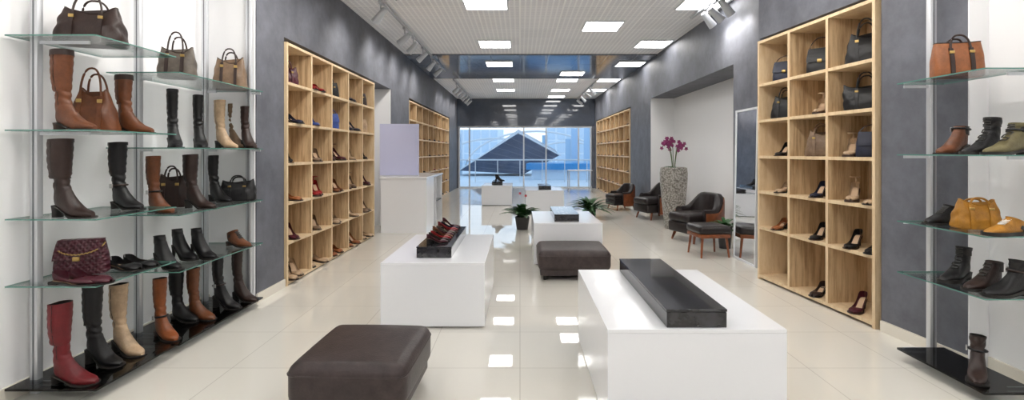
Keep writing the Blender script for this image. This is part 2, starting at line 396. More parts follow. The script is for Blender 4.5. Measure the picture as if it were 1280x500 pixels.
LT=T([('frame',MB().box(-.3,.3,-.3,-.28,-.02,0).box(-.3,.3,.28,.3,-.02,0).box(-.3,-.28,-.28,.28,-.02,0).box(.28,.3,-.28,.28,-.02,0),M_frame,None),
      ('diffuser',MB().box(-.28,.28,-.28,.28,-.014,-.001),M_em,None)])
pos=[]
for y in(-1.6,1.2,4.0,6.4,8.85,10.7,13.3,15.4): pos+=[(-.46,y),(2.45,y)]
for y in(-.4,2.4,5.0,7.6,12.0,13.3,15.4,17.2): pos.append((1.3,y))
for y in(-1.6,1.2,4.0): pos.append((-1.8,y))
for x,y in pos:
    z=ZC-.03 if 9.6<y<13.1 else ZC
    put(LT,'ceiling_light_panel','ceiling light','square white glowing panel light set in grid ceiling',(x,y,z-.001),group='ceiling light panels')

# ---------------- cubby units
def unit(name,origin,rz,L,cols,sgn,levels,depth,label):
    e=ob(name,None,origin,rz,label=label,cat='shelving unit')
    t=.028; top=levels[-1]+t; D=lambda a,b:(min(sgn*a,sgn*b),max(sgn*a,sgn*b))
    def bx(nm,x,y,z,m,nw=None): 
        me=MB().box(*x,*y,*z).mesh(nm,m,False); return ob(nm,me,parent=e)
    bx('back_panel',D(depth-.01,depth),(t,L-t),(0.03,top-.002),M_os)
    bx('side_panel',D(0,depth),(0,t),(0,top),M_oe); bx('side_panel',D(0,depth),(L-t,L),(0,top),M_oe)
    for z in levels: bx('shelf',D(.001,depth-.01),(t,L-t),(z-t if z>t+.01 else 0,z) if z!=levels[-1] else (z,top-.001),M_oe)
    for i in range(1,cols):
        y=L*i/cols
        for a,b in zip(levels[:-1],levels[1:]):
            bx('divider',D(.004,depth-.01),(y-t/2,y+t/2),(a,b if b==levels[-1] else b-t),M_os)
            bx('divider_lipping',D(.001,.004),(y-t/2,y+t/2),(a,b if b==levels[-1] else b-t),M_oe)
    return e
LVL=[.04,.44,.84,1.24,1.65,2.06,2.43]
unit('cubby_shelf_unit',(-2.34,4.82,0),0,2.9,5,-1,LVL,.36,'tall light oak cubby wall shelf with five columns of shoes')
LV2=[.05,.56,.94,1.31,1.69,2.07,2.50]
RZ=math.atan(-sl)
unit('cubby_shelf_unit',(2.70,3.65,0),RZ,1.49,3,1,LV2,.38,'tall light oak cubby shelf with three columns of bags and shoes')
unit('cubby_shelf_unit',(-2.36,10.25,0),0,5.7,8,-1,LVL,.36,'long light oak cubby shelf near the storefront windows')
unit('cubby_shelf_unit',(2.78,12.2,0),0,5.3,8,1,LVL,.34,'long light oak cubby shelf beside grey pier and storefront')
def shoe_kind(c,kind):
    if kind==0: return pump(c,.085),'high_heeled_pump','shoe',f'{c} leather stiletto pump in an oak cubby'
    if kind==1: return pump(c,.09,'stiletto',True,.01),'ankle_strap_sandal','shoe',f'{c} ankle strap high heel in an oak cubby'
    if kind==2: return pump(c,.05,'block'),'block_heel_pump','shoe',f'{c} leather low block heel pump in an oak cubby'
    return pump(c,.012,'block'),'ballet_flat','shoe',f'{c} leather flat shoe in an oak cubby'
cols_=['black','beige','brown','tan','navy','black','beige','bright red','taupe','burgundy','silver','black']
bagcells={(5,0):('burgundy','soft'),(5,2):('black','tote'),(5,4):('dark brown','tote'),(4,2):('blue','flap'),(4,4):('beige','flap')}
special={(4,1):('blue',0)}
for r in range(6):
    for c in range(5):
        cy=4.82+2.9*(c+.5)/5; z=LVL[r]
        if (r,c) in bagcells:
            bc,st=bagcells[(r,c)]
            put(bag(bc,.27,.2,.11,.85,st,.35),'handbag','handbag',f'small {bc} leather handbag in an oak cubby',(-2.5,cy,z),.9,group='bags in wall cubbies')
            continue
        n=2 if random.random()<.5 else 1
        kind=random.choice([0,0,1,2,3]); cc=random.choice(cols_)
        if (r,c) in special: cc,kind=special[(r,c)]; n=1
        t,nm,ct,lb=shoe_kind(cc,kind)
        for i in range(n):
            yy=cy+((i-.5)*.2 if n==2 else random.uniform(-.08,.08))
            put(t,nm,ct,lb,(-2.48,yy,z),random.choice([-.7,-.9,-.45]),group='shoes in wall cubbies',scale=1.08)
def ru(col,row,u,dx=.15):
    ly=1.49*((2-col)+1-u)/3
    return (2.70+math.cos(RZ)*dx-math.sin(RZ)*ly,3.65+math.sin(RZ)*dx+math.cos(RZ)*ly,LV2[row])
def rb(c,col,row,w,h,st,rz=-.5,tr=.85,hr=.4,u=.5,d=.13,trim=None):
    put(bag(c,w,h,d,tr,st,hr,trim),'handbag','handbag',f'{c} leather {"flap" if st=="flap" else "slouchy" if st=="soft" else "tote"} handbag in an oak cubby',ru(col,row,u),rz,group='bags in tall cubbies')
rb('navy',0,5,.24,.2,'flap',-.8,hr=.3); rb('black',1,5,.24,.23,'flap',-.8,hr=.45); rb('black',2,5,.29,.26,'soft',-.7,hr=.4,tr=.7)
rb('black',0,4,.28,.24,'soft',-.8,hr=.3,tr=.7); rb('black',2,4,.3,.22,'soft',-.7,hr=.4,tr=1.02)
rb('taupe',1,3,.27,.24,'soft',-.7,hr=.25,tr=.65); rb('navy',2,3,.25,.2,'flap',-.6,hr=.3,u=.66)
for c,row,u,cc,k in[(1,4,.5,'beige',1),(0,3,.5,'black',0),(2,3,.2,'beige',1),(0,2,.5,'beige',2),(1,2,.5,'navy',0),(2,2,.25,'beige',1),(2,2,.7,'beige',2),(0,1,.4,'tan',2),(1,1,.5,'black',0),(2,1,.3,'black',0),(2,1,.72,'black',2),(1,0,.5,'dark brown',2),(2,0,.4,'burgundy',0)]:
    t,nm,ct,lb=shoe_kind(cc,k)
    put(t,nm,ct,lb,ru(c,row,u,.16),pi+random.choice([.6,.6,.8]),group='shoes in tall cubbies')
for (X,Y0,L,sg) in((-2.36,10.25,5.7,-1),(2.78,12.2,5.3,1)):
    for r in range(6):
        for c in range(8):
            cy=Y0+L*(c+.5)/8
            if random.random()<.2 or (r==5 and random.random()<.5):
                bc=random.choice(['black','brown','tan','burgundy','navy'])
                put(bag(bc,.24,.17,.1,.85,'soft',.35),'handbag','handbag',f'{bc} handbag in a distant oak cubby',(X+sg*.17,cy,LVL[r]),1.2,group='bags in far cubbies',simple=True)
            else:
                cc=random.choice(cols_); t,nm,ct,lb=shoe_kind(cc,random.choice([0,1,2]))
                put(t,nm,ct,lb.replace('an oak','a far oak'),(X+sg*.16,cy,LVL[r]),-.6 if sg<0 else pi+.6,group='shoes in far cubbies',simple=True)

# ---------------- glass shelving
def glass_slab(x0,x1,y0,y1,z,th=.007):
    m=MB().box(x0,x1,y0,y1,z-th,z); me=m.mesh('glass_shelf',[M_glass,M_gedge],False)
    for p in me.polygons:
        if abs(p.normal.z)<.5: p.material_index=1
    return me
def shelving(label,x0,x1,y0,y1,levels,poles,wallx,dark,bl=.3):
    e=ob('glass_shelving',None,(0,0,0),label=label,cat='shelving')
    e.location=((x0+x1)/2,(y0+y1)/2,0); off=Vector(e.location)
    def pt(nm,me,lab=None,par=None):
        o=ob(nm,me,parent=par or e,label=lab)
        if not par: o.location=-off
        return o
    for z in levels: pt('glass_shelf',glass_slab(x0,x1,y0,y1,z),'clear glass shelf with green edge')
    me=MB().box(x0,x1,y0,y1,dark-.012,dark).mesh('bottom_shelf',M_dglass,False); pt('bottom_shelf',me,'dark reflective glass bottom shelf')
    for px,py in poles:
        po=pt('upright_post',MB().rbox(px-.022,px+.022,py-.018,py+.018,0,ZC-.001,.005,2).mesh('upright_post',M_alu),'brushed aluminium post')
        pt('post_slot',MB().box(px-.004,px+.004,py-.0195,py-.0182,.02,ZC-.02).mesh('post_slot',M_slot,False),par=po)
        s=1 if px<0 else -1
        for z in levels+[dark-.004]:
            if y0-.05<py<y1+.1:
                b=MB().box(*sorted((px+s*.02,px+s*bl)),py-.005,py+.005,z-.026,z-.0078)
                pt('shelf_bracket',b.mesh('shelf_bracket',M_alu,False))
    return e
AL=[.63,.99,1.47,1.98]; BL=[.55,.93,1.38,1.885]
shelving('wall-mounted glass shelves with aluminium posts holding boots and bags',-2.76,-2.27,2.57,3.17,AL,[(-2.71,2.69)],-2.78,.08)
shelving('wall-mounted glass shelves beside grey pier holding boots',-2.76,-2.27,3.2,4.24,BL,[(-2.71,3.41),(-2.71,4.13),(-2.40,4.255)],-2.78,.07,bl=.1)
RL=[.575,.905,1.335,1.795]
shelving('glass shelves on aluminium posts with lace-up boots',2.45,2.755,2.53,3.12,RL,[(2.70,3.15),(2.84,2.62)],2.92,.08,bl=.18)
def LB(px,X=-2.55): return 600*(-X)/(650-px)
def lboot(c,z,px,rz=-.15,X=-2.55,extra='',**k):
    h=k.get('h',.42)
    nm='knee_high_boot' if h>.25 else 'ankle_boot'
    put(boot(c,**k),nm,'boot',f'{c} leather {"knee-high" if h>.25 else "ankle"} boot{extra} on a glass shelf',(X,LB(px,X),z),rz,group='boots on glass shelves')
def lbag(c,z,px,X=-2.55,rz=.3,lab='tote',**k):
    put(bag(c,**k),'handbag','handbag',f'{c} leather {lab} handbag on a glass shelf',(X,LB(px,X),z),rz,group='handbags on glass shelves')
lbag('dark brown',1.98,115,w=.35,h=.23,d=.16,tr=.72,hr=.3,style='soft')
lbag('grey',1.885,222,w=.24,h=.23,d=.14,tr=.8,hr=.45,trim='dark brown',X=-2.5,style='soft')
lbag('taupe',1.885,288,w=.26,h=.28,d=.14,tr=.75,hr=.25,trim='dark brown',X=-2.5,style='soft')
lboot('brown',1.47,80,h=.44,hh=.035,cuff=True,X=-2.52); lbag('brown',1.47,118,w=.26,h=.27,d=.14,tr=.5,hr=.45,X=-2.62,style='soft')
lboot('brown',1.47,157,h=.37,hh=.03,X=-2.53,wide=.9,cuff=True)
lboot('black',1.38,216,h=.43,hh=.07,wide=.78,rz=-.8,crease=1.6); lboot('black',1.38,248,h=.42,hh=.07,wide=.78,rz=-.8,crease=1.6)
lboot('beige',1.38,276,h=.41,hh=.06,wide=.88,rz=-.4); lboot('taupe',1.38,291,h=.4,hh=.06,wide=.8,rz=-.4,X=-2.58); lboot('dark brown',1.38,307,h=.37,hh=.07,wide=.75,X=-2.42,rz=-.7,crease=1.5)
lboot('dark brown',.99,78,h=.43,hh=.06,wide=1.12,X=-2.53); lboot('black',.99,149,h=.42,hh=.04,X=-2.55,rz=-.3,strap=True,crease=1.6)
lboot('brown',.93,193,h=.39,hh=.035,X=-2.55,wide=.9,rz=-.4,strap=True); lbag('dark brown',.93,216,w=.22,h=.25,d=.12,tr=.7,hr=.25,X=-2.66,style='soft')
lboot('dark brown',.93,240,h=.4,hh=.06,X=-2.46,rz=-.2); lboot('black',.93,268,h=.39,hh=.05,X=-2.6,wide=.8,rz=-.4,crease=1.6)
lbag('black',.93,298,w=.28,h=.18,d=.12,tr=.85,hr=.2,X=-2.44,style='soft')
lbag('burgundy',.63,103,w=.26,h=.2,d=.11,tr=.85,style='flap',trim='chain',hr=.15,X=-2.6,lab='quilted chain flap')
def lflat(c,z,px,X,rz,t=None,sc_=1):
    put(t or pump(c,.012,'block'),'ballet_flat','shoe',f'{c} leather flat shoe on a glass shelf',(X,LB(px,X),z),rz,group='flat shoes on glass shelves')
lflat('burgundy',.63,78,-2.5,-.05); lflat('burgundy',.63,98,-2.44,-.1); lflat('black',.63,146,-2.5,-.3); lflat('black',.63,164,-2.46,-.2)
for px,X in((200,-2.5),(222,-2.58),(246,-2.46)): lboot('black',.55,px,h=.22,hh=.095,style='stiletto',X=X,rz=-.35,wide=.9)
put(boot('brown',h=.12,hh=.03,laces=True),'lace_up_shoe','shoe','brown low lace-up shoe on a glass shelf',(-2.46,LB(290,-2.46),.55),-.3,group='flat shoes on glass shelves')
lboot('red',.08,78,h=.44,hh=.04,X=-2.52,rz=-.05,wide=1.05); lboot('black',.08,118,h=.47,hh=.08,X=-2.56,rz=-.2,crease=1.5); lboot('beige',.08,150,h=.43,hh=.07,X=-2.54,rz=-.3)
lboot('orange brown',.07,201,h=.4,hh=.03,X=-2.5,rz=-.5,wide=.88,strap=True); lboot('black',.07,222,h=.38,hh=.02,X=-2.62,rz=-.3); lboot('brown',.07,243,h=.38,hh=.02,X=-2.52,rz=-.3,wide=.88)
lboot('black',.07,274,h=.43,hh=.09,X=-2.48,rz=-.2,wide=.82,strap=True); lboot('dark brown',.07,298,h=.42,hh=.06,X=-2.44,rz=-.3,wide=.85)
def rY(px,X=2.64): return 600*X/(px-650)
put(bag('tan',.25,.21,.12,.92,'tote',.2,trim='dark brown'),'handbag','handbag','tan leather tote handbag standing on glass shelf',(2.62,2.88,1.795),-.25)
def rboot(c,z,px,lab,rz=pi+.35,X=2.69,sc_=1.0,**k):
    low=k.get('h',1)<.13
    put(boot(c,**k),'lace_up_shoe' if low else 'ankle_boot','shoe' if low else 'boot',lab,(X,rY(px,X),z),rz,group='footwear on shorter glass shelves',scale=sc_)
rboot('brown',1.335,1201,'brown strappy ankle boot with buckle on glass shelf',h=.17,hh=.05,strap=True,thick=.01,rz=pi+.3)
rboot('black',1.335,1240,'black lace-up ankle boot on glass shelf',h=.21,hh=.025,laces=True,thick=.018,rz=pi+.2)
rboot('olive',1.335,1272,'olive and tan strappy high-top boot on glass shelf',h=.17,hh=.02,strap=True,laces=True,thick=.014,rz=pi+.1)
rboot('black',.905,1190,'black low oxford shoe on glass shelf',h=.105,hh=.015,laces=True,thick=.01,rz=pi+.2)
put(bag('mustard',.23,.17,.13,.7,'soft',.05),'handbag','handbag','mustard yellow slouchy handbag on glass shelf',(2.66,2.8,.905),-.3)
rboot('mustard',.905,1270,'mustard and white low sneaker on glass shelf',h=.1,hh=.0,laces=True,thick=.02,X=2.66,rz=pi+.1,sc_=.92)
rboot('black',.575,1204,'black lace-up combat boot on glass shelf',h=.2,hh=.03,laces=True,thick=.018,rz=pi+.35)
rboot('dark brown',.575,1242,'dark brown lace-up shoe on glass shelf',h=.15,hh=.03,laces=True,thick=.014,rz=pi+.2)
rboot('black',.575,1272,'black studded ankle boot on glass shelf',h=.19,hh=.02,strap=True,thick=.014,rz=pi+.1)
rboot('dark brown',.08,1222,'dark brown buckled mid-calf boot on dark glass shelf',h=.22,hh=.03,strap=True,thick=.01,rz=pi+.8,X=2.62)

# ---------------- tables & poufs
def table(x0,x1,y0,y1,label,h=.5):
    e=ob('display_table',None,((x0+x1)/2,(y0+y1)/2,0),label=label,cat='table',group='white display tables'); w=(x1-x0)/2; l=(y1-y0)/2
    ob('table_top',MB().rbox(-w,w,-l,l,h-.02,h,.002,1).mesh('table_top',M_lac),parent=e)
    b=MB().box(-w+.0005,w-.0005,-l+.0005,l-.0005,.012,h-.02)
    ob('table_body',b.mesh('table_body',M_lac,False),parent=e)
    ob('plinth',MB().box(-w+.03,w-.03,-l+.03,l-.03,0,.012).mesh('plinth',M_sole,False),parent=e)
def blackbox(x0,x1,y0,y1,label,z=.5,h=.09):
    e=ob('display_riser',None,((x0+x1)/2,(y0+y1)/2,z),label=label,cat='display box'); w=(x1-x0)/2; l=(y1-y0)/2
    ob('riser_body',MB().rbox(-w,w,-l,l,0,h-.015,.002,1).mesh('riser_body',M_blk),parent=e)
    ob('riser_lid',MB().rbox(-w-.002,w+.002,-l-.002,l+.002,h-.013,h,.002,1).mesh('riser_lid',M_blk),parent=e)
table(.42,1.28,2.30,3.47,'glossy white block table with long black riser on top')
blackbox(.71,1.0,2.32,3.42,'long dark mottled stone riser on white table')
table(-1.07,-.27,3.68,4.95,'glossy white block table with black riser and red shoes')
blackbox(-.83,-.55,3.85,4.9,'long dark stone riser carrying red shoes on white table')
table(.165,.985,5.72,6.9,'glossy white block table behind leather pouf')
blackbox(.42,.72,5.85,6.7,'low dark riser on white table behind pouf')
table(-.97,-.2,12.1,13.2,'distant white block table near storefront'); blackbox(-.72,-.45,12.3,13.0,'dark riser on distant white table')
table(.12,.97,10.6,11.7,'distant white block table behind potted plants'); blackbox(.42,.7,10.8,11.5,'dark riser on distant white display table')
for i,(y,c,k) in enumerate([(3.99,'burgundy',2),(4.08,'dark brown',2),(4.17,'bright red',2),(4.26,'brown',0),(4.35,'burgundy',2),(4.45,'grey',2),(4.54,'red',0),(4.63,'bright red',2),(4.72,'navy',2),(4.81,'burgundy',0)]):
    t=shoe_kind(c,k)
    put(t[0],t[1],'shoe',f'{c} heeled shoe lined up on dark riser',(-.74,y,.59),.3,group='shoes on dark riser',scale=.72)
put(boot('black',h=.16,hh=.05),'ankle_boot','boot','black ankle boot on distant black riser',(-.6,12.5,.59),.2)
def pouf(cx,cy,w,l,h,rz,label):
    e=ob('leather_pouf',None,(cx,cy,0),rz,label=label,cat='ottoman',group='leather poufs'); w/=2; l/=2
    ob('cushion',MB().rbox(-w,w,-l,l,.1,h,.055,5,bulge=.014).mesh('cushion',M_pouf,angle=3),parent=e)
    ob('base',MB().rbox(-w+.02,w-.02,-l+.02,l-.02,.05,.115,.012,3).mesh('base',M_pouf),parent=e)
    zt=h-.05; q=[]
    for cx_,cy_,a0 in((w-.05,l-.05,0),(-w+.05,l-.05,pi/2),(-w+.05,-l+.05,pi),(w-.05,-l+.05,1.5*pi)):
        for i in range(5): a=a0+pi/2*i/4; q.append((cx_+.052*math.cos(a),cy_+.052*math.sin(a),zt))
    ob('piping',MB().tube(q,.005,6,closed=True).mesh('piping',M_pouf),parent=e)
    for sx in(-1,1):
        for sy in(-1,1):
            ob('leg',MB().rev([(.018,0),(.022,.055)],12).mesh('leg',M_sole),(sx*(w-.07),sy*(l-.07),0),parent=e)
pouf(-.84,2.62,.59,.6,.31,-.04,'dark brown leather square pouf on glossy floor')
pouf(.575,5.33,.76,.64,.31,0,'dark brown leather square pouf in front of white table')

# ---------------- reception desk
e=ob('reception_desk',None,(-1.94,8.8,0),label='white reception counter with open side niche beside oak cubbies',cat='counter')
b=MB().box(-.38,.38,-.8,-.77,0,.9).box(-.38,-.35,-.77,.8,0,.9).box(-.35,.38,.77,.8,0,.9).box(.1,.13,-.77,.77,0,.9).box(.13,.38,.1,.13,0,.9)
ob('desk_body',b.mesh('desk_body',M_lac,False),parent=e)
ob('desk_side_panel',MB().box(.35,.38,-.77,-.1,0.0,.9).mesh('desk_side_panel',M_lac,False),parent=e)
ob('desk_shelf',MB().box(.13,.37,.13,.77,.42,.44).mesh('desk_shelf',M_dgs,False),parent=e)
ob('niche_back',MB().box(.131,.14,-.1,.77,.02,.9).mesh('niche_back',M_dleather,False),parent=e)
ob('countertop',MB().rbox(-.395,.395,-.82,.82,.9,.935,.003,1).mesh('countertop',M_lac),parent=e)
M_lil=mat('lavender_panel',(204,206,236),.4)
e=ob('partition_screen',None,(-2.05,8.3,.935),label='pale lavender screen panel standing on white counter',cat='screen')
ob('panel',MB().box(-.37,.3,-.015,.015,.01,.9).mesh('panel',M_lil,False),parent=e)
ob('base_rail',MB().box(-.34,.3,-.03,.03,0,.01).mesh('base_rail',M_alu,False),parent=e)

# ---------------- mirror
e=ob('floor_mirror',None,(2.735,5.88,0),(0,.018,0),label='tall slim silver-framed mirror leaning on grey wall',cat='mirror')
ob('frame',MB().box(0,.03,-.29,-.265,0,1.88).box(0,.03,.265,.29,0,1.88).box(0,.03,-.265,.265,0,.025).box(0,.03,-.265,.265,1.855,1.88).mesh('frame',M_frame,False),parent=e)
ob('mirror_glass',MB().box(.008,.014,-.265,.265,.025,1.855).mesh('mirror_glass',mat('mirror_silver',(245,247,250),.02,1),False),parent=e)

# ---------------- armchairs
def arcshell(r0,r1,z0,ztop,a0,a1,n=28,ex=1.0):
    rings=[]
    for i in range(n+1):
        a=a0+(a1-a0)*i/n; zt=ztop(a); c,s_=math.cos(a),math.sin(a)
        prof=[(r0,z0),(r1,z0),(r1,zt-.04),((r0+r1)/2+(r1-r0)*.32,zt-.01),((r0+r1)/2,zt),((r0+r1)/2-(r1-r0)*.32,zt-.01),(r0,zt-.04)]
        rings.append([(r*c*ex,r*s_,z) for r,z in prof])
    return MB().loft(rings)
ztop=lambda a:.5+.22*(1-sm(.6,1.5,abs(a)))
AC=T([('backrest',arcshell(.245,.36,.14,ztop,-2.0,2.0),M_dleather,None),
      ('outer_shell',arcshell(.362,.382,.12,lambda a:ztop(a)-.05,-1.95,1.95),M_walnut,'reddish walnut outer shell'),
      ('seat_base',MB().rbox(-.36,.22,-.25,.25,.14,.3,.03,3),M_dleather,None),
      ('seat_cushion',MB().rbox(-.37,.23,-.243,.243,.3,.43,.05,4,bulge=.014),M_dleather,None)]+
     [('leg',MB().tube([(sx*.24,sy*.22,.14),(sx*.28,sy*.25,0)],.024,10,.015),M_walnut,'walnut tapered leg') for sx in(-1,1) for sy in(-1,1)])
put(AC,'armchair','armchair','black leather tub armchair with walnut shell against white wall',(2.72,7.35,0),.35,group='tub armchairs')
put(AC,'armchair','armchair','black leather tub armchair beside tall silver planter',(2.76,9.8,0),.35,group='tub armchairs')
put(AC,'armchair','armchair','black leather tub armchair by grey pier',(2.38,11.3,0),.35,group='tub armchairs',scale=.85)
ST=T([('seat_cushion',MB().rbox(-.21,.21,-.21,.21,.3,.4,.035,4,bulge=.01),M_dleather,None),('apron',MB().rbox(-.2,.2,-.2,.2,.25,.3,.008,2),M_walnut,None)]+
     [('leg',MB().tube([(sx*.16,sy*.16,.26),(sx*.185,sy*.185,0)],.018,10,.012),M_walnut,None) for sx in(-1,1) for sy in(-1,1)])
put(ST,'footstool','stool','black leather square footstool with walnut legs beside mirror',(2.47,6.3,0),.1)

# ---------------- vase & plants
m=bpy.data.materials.new('hammered_silver'); m.use_nodes=True; nt=m.node_tree; bb=nt.nodes['Principled BSDF']
tc=nt.nodes.new('ShaderNodeTexCoord'); vo=nt.nodes.new('ShaderNodeTexVoronoi'); vo.inputs['Scale'].default_value=36
nt.links.new(tc.outputs['Object'],vo.inputs['Vector']); rp=nt.nodes.new('ShaderNodeValToRGB')
rp.color_ramp.elements[0].color=(*lin((205,201,194)),1); rp.color_ramp.elements[1].color=(*lin((112,107,100)),1); rp.color_ramp.elements[1].position=.8
nt.links.new(vo.outputs['Distance'],rp.inputs['Fac']); nt.links.new(rp.outputs['Color'],bb.inputs['Base Color'])
bp=nt.nodes.new('ShaderNodeBump'); bp.invert=True; bp.inputs['Strength'].default_value=.6; bp.inputs['Distance'].default_value=.012
nt.links.new(vo.outputs['Distance'],bp.inputs['Height']); nt.links.new(bp.outputs['Normal'],bb.inputs['Normal']); bb.inputs['Metallic'].default_value=.15; bb.inputs['Roughness'].default_value=.4
def leaves(n,L,w,rnd,up=1.0,z0=0,droop=1.0):
    mb=MB()
    for i in range(n):
        a=2*pi*i/n+rnd.uniform(-.3,.3); l=L*rnd.uniform(.7,1.1); el=up*rnd.uniform(.4,1.1); rr=[]
        for j in range(8):
            s=j/7; r=l*s*math.cos(el*.9)*(1+.15*s); z=z0+l*(math.sin(el)*s-droop*.5*s*s)
            ww=w*math.sin(pi*min(1,s*.93+.05))**.8
            d=Vector((math.cos(a),math.sin(a),0)); t=Vector((-d.y,d.x,0)); p=d*r+Vector((0,0,z))
            rr.append([p-t*ww+Vector((0,0,ww*.35)),p,p+t*ww+Vector((0,0,ww*.35))])
        mb.loft(rr,False,False,closed=False)
    return mb
rnd=random.Random(3)
def flower(mb,c,r,nrm):
    n=Vector(nrm).normalized(); a=n.cross(Vector((0,0,1))).normalized(); b=n.cross(a)
    for k in range(5):
        th=2*pi*k/5+.3; d=a*math.cos(th)+b*math.sin(th); t=-a*math.sin(th)+b*math.cos(th); c_=Vector(c)
        mb.add([c_,c_+d*r*.55+t*r*.38+n*.004,c_+d*r+n*.008,c_+d*r*.55-t*r*.38+n*.004],[(0,1,2,3)])
    return mb
e=ob('tall_planter',None,(2.72,8.5,0),label='tall hammered silver planter with purple orchids against white wall',cat='planter')
ob('vase',MB().rev([(.14,0),(.155,.02),(.185,.3),(.215,.6),(.236,.85),(.238,.98),(.225,1.07),(.205,1.08),(.2,1.0),(.0,.99)],36).mesh('vase',m),parent=e)
ob('orchid_leaves',leaves(16,.26,.034,rnd,1.0,1.0).mesh('orchid_leaves',M_leaf),parent=e)
for i,a in enumerate((.3,1.6,2.6,3.6,5.3)):
    pts=[]; H=.5+.06*(i%2)
    for j in range(14):
        s=j/13; r_=.02+.19*s**1.5
        pts.append((math.cos(a)*r_,math.sin(a)*r_*.6,1.0+H*math.sin(s*pi*.66)))
    st=ob('orchid_stem',MB().tube(pts,.006,6).mesh('orchid_stem',M_stem),parent=e)
    for j in range(6,14):
        p=pts[j]; ob('orchid_flower',flower(MB(),(p[0]+rnd.uniform(-.025,.025),p[1]-.02+rnd.uniform(-.02,.02),p[2]+rnd.uniform(-.035,.035)),.038,(rnd.uniform(-.7,.2),-1,rnd.uniform(-.2,.3))).mesh('orchid_flower',M_pink,False),parent=st)
def plant(loc,L,n,w,label,potr=.13,poth=.24,flw=False,up=1.2):
    e=ob('potted_plant',None,loc,label=label,cat='plant')
    ob('pot',MB().rev([(potr*.75,0),(potr,poth),(potr*.92,poth),(potr*.9,poth-.03),(0,poth-.03)],28).mesh('pot',M_pot),parent=e)
    q=leaves(n//2,L*.7,w*.8,rnd,up*1.3,poth-.04); q2=leaves(n//2,L*.9,w*.9,rnd,up*1.1,poth)
    ob('foliage',leaves(n,L,w,rnd,up,poth-.04).add(q.v,q.f).add(q2.v,q2.f).mesh('foliage',M_leaf),parent=e)
    if flw:
        for i in range(2): ob('flower',flower(MB(),(-.04+.1*i,-.05,poth+L*.85-.04*i),.028,(0,-1,.3)).mesh('flower',M_redfl,False),parent=e)
plant((.04,8.4,0),.48,38,.05,'leafy green potted plant with small red blooms on floor',flw=True,poth=.22,up=1.45)
plant((1.44,9.9,0),.6,44,.035,'bushy green potted fern behind white table',poth=.16,up=1.1)
plant((2.88,6.75,0),.3,20,.03,'small leafy potted plant beside mirror and footstool',poth=.28,potr=.1)

e=ob('side_table',None,(2.0,16.2,0),label='slim white table with metal legs by window',cat='table')
ob('table_top',MB().rbox(-.4,.4,-.3,.3,.72,.75,.004,1).mesh('table_top',M_lac),parent=e)
for sx in(-1,1):
    for sy in(-1,1): ob('leg',MB().tube([(sx*.36,sy*.26,0),(sx*.36,sy*.26,.72)],.014,8).mesh('leg',M_alu),parent=e)

# ---------------- track lights
def track(x,y0,y1,ys,side,power=45,sc_=1.05):
    ob('ceiling_track',MB().rbox(x-.018,x+.018,y0,y1,ZC-.06,ZC-.0305,.003,1).mesh('ceiling_track',M_spot),label='silver ceiling track rail for spotlights',cat='lighting track')
    for i,y in enumerate(ys):
        tilt=(side*(.75+.15*(i%2)))
        e=ob('track_spotlight',None,(x,y,ZC-.06),label='silver adjustable spotlight hanging from ceiling track',cat='spotlight',group='track spotlights'); e.scale=(sc_,)*3
        ob('adapter',MB().rbox(-.02,.02,-.06,.06,-.03,0,.004,2).mesh('adapter',M_spot),parent=e)
        ob('arm',MB().tube([(0,0,-.03),(0,0,-.08),(side*.0,.055,-.11),(0,.055,-.15)],.009,8).mesh('arm',M_spot),parent=e)
        h=ob('head',MB().rev([(.024,.1),(.036,.09),(.042,0),(.05,-.09),(.052,-.12),(.044,-.12),(.042,-.1),(0,-.1)],24).mesh('head',M_spot),(0,0,-.16),(.2,-tilt,0),parent=e)
        ob('lens',MB().rev([(0,-.1),(.04,-.1),(.04,-.104),(0,-.104)],20).mesh('lens',M_lens),parent=h)
        if power:
            ld=bpy.data.lights.new('spot_lamp','SPOT'); ld.energy=power; ld.spot_size=2.2; ld.spot_blend=1; ld.shadow_soft_size=.04; ld.color=(1,.96,.9)
            lo=bpy.data.objects.new('spot_lamp',ld); COL.objects.link(lo); lo.parent=h; lo.location=(0,0,-.13)
track(-1.8,5.9,11.6,[6.2,7.5,8.1,8.9,9.8,10.6],-1,25)
track(-1.8,13.0,17.8,[13.6,14.3,15.0,15.7,16.4,17.1],-1,22)
track(2.5,5.7,7.0,[5.85,6.15,6.4],1,18); track(2.1,13.2,17.6,[14,15,16,17],1,22)
track(-1.3,.9,5.6,[1.6,2.5,3.4,4.3,5.2],-1,34)
track(1.3,.9,5.2,[1.5,2.3,3.1,3.9,4.7],1,26)

# ---------------- exterior
M_out=mat('paving',(225,226,228),.5); M_fac=mat('pale_facade',(228,236,244),.4,var=.06,vscale=.4); M_steel=mat('blue_steel_roof',(66,78,100),.25,var=.35,vscale=.8)
M_pool=mat('blue_canopy',(70,150,205),.3); M_dkf=mat('dark_mullion',(96,106,122),.4)
ob('ground',MB().box(-30,30,YB+.15,70,-.1,-.001).mesh('ground',M_out,False),kind='structure',label='pale paving outside the storefront')
def facade(x0,x1,y,h,lab):
    e=ob('building',None,((x0+x1)/2,y,0),label=lab,cat='building'); w=(x1-x0)/2
    ob('facade',MB().box(-w,w,0,.4,0,h).mesh('facade',M_fac,False),parent=e)
    g=MB(); n=int(2*w/.8)
    for i in range(n):
        for k in range(int(h/1.1)):
            g.box(-w+.1+i*.8,-w+.72+i*.8,-.05,-.001,.2+k*1.1,1.15+k*1.1)
    ob('glazing',g.mesh('glazing',mat('facade_glazing',(198,216,232),.15),False),parent=e,kind='stuff')
facade(-14,-1.5,44,3.4,'pale glass-fronted building across the plaza'); facade(2.2,16,40,3.4,'low white and glass building outside')
e=ob('angular_canopy',None,(-.3,27,0),label='dark blue-grey sloping angular roof outside windows',cat='building')
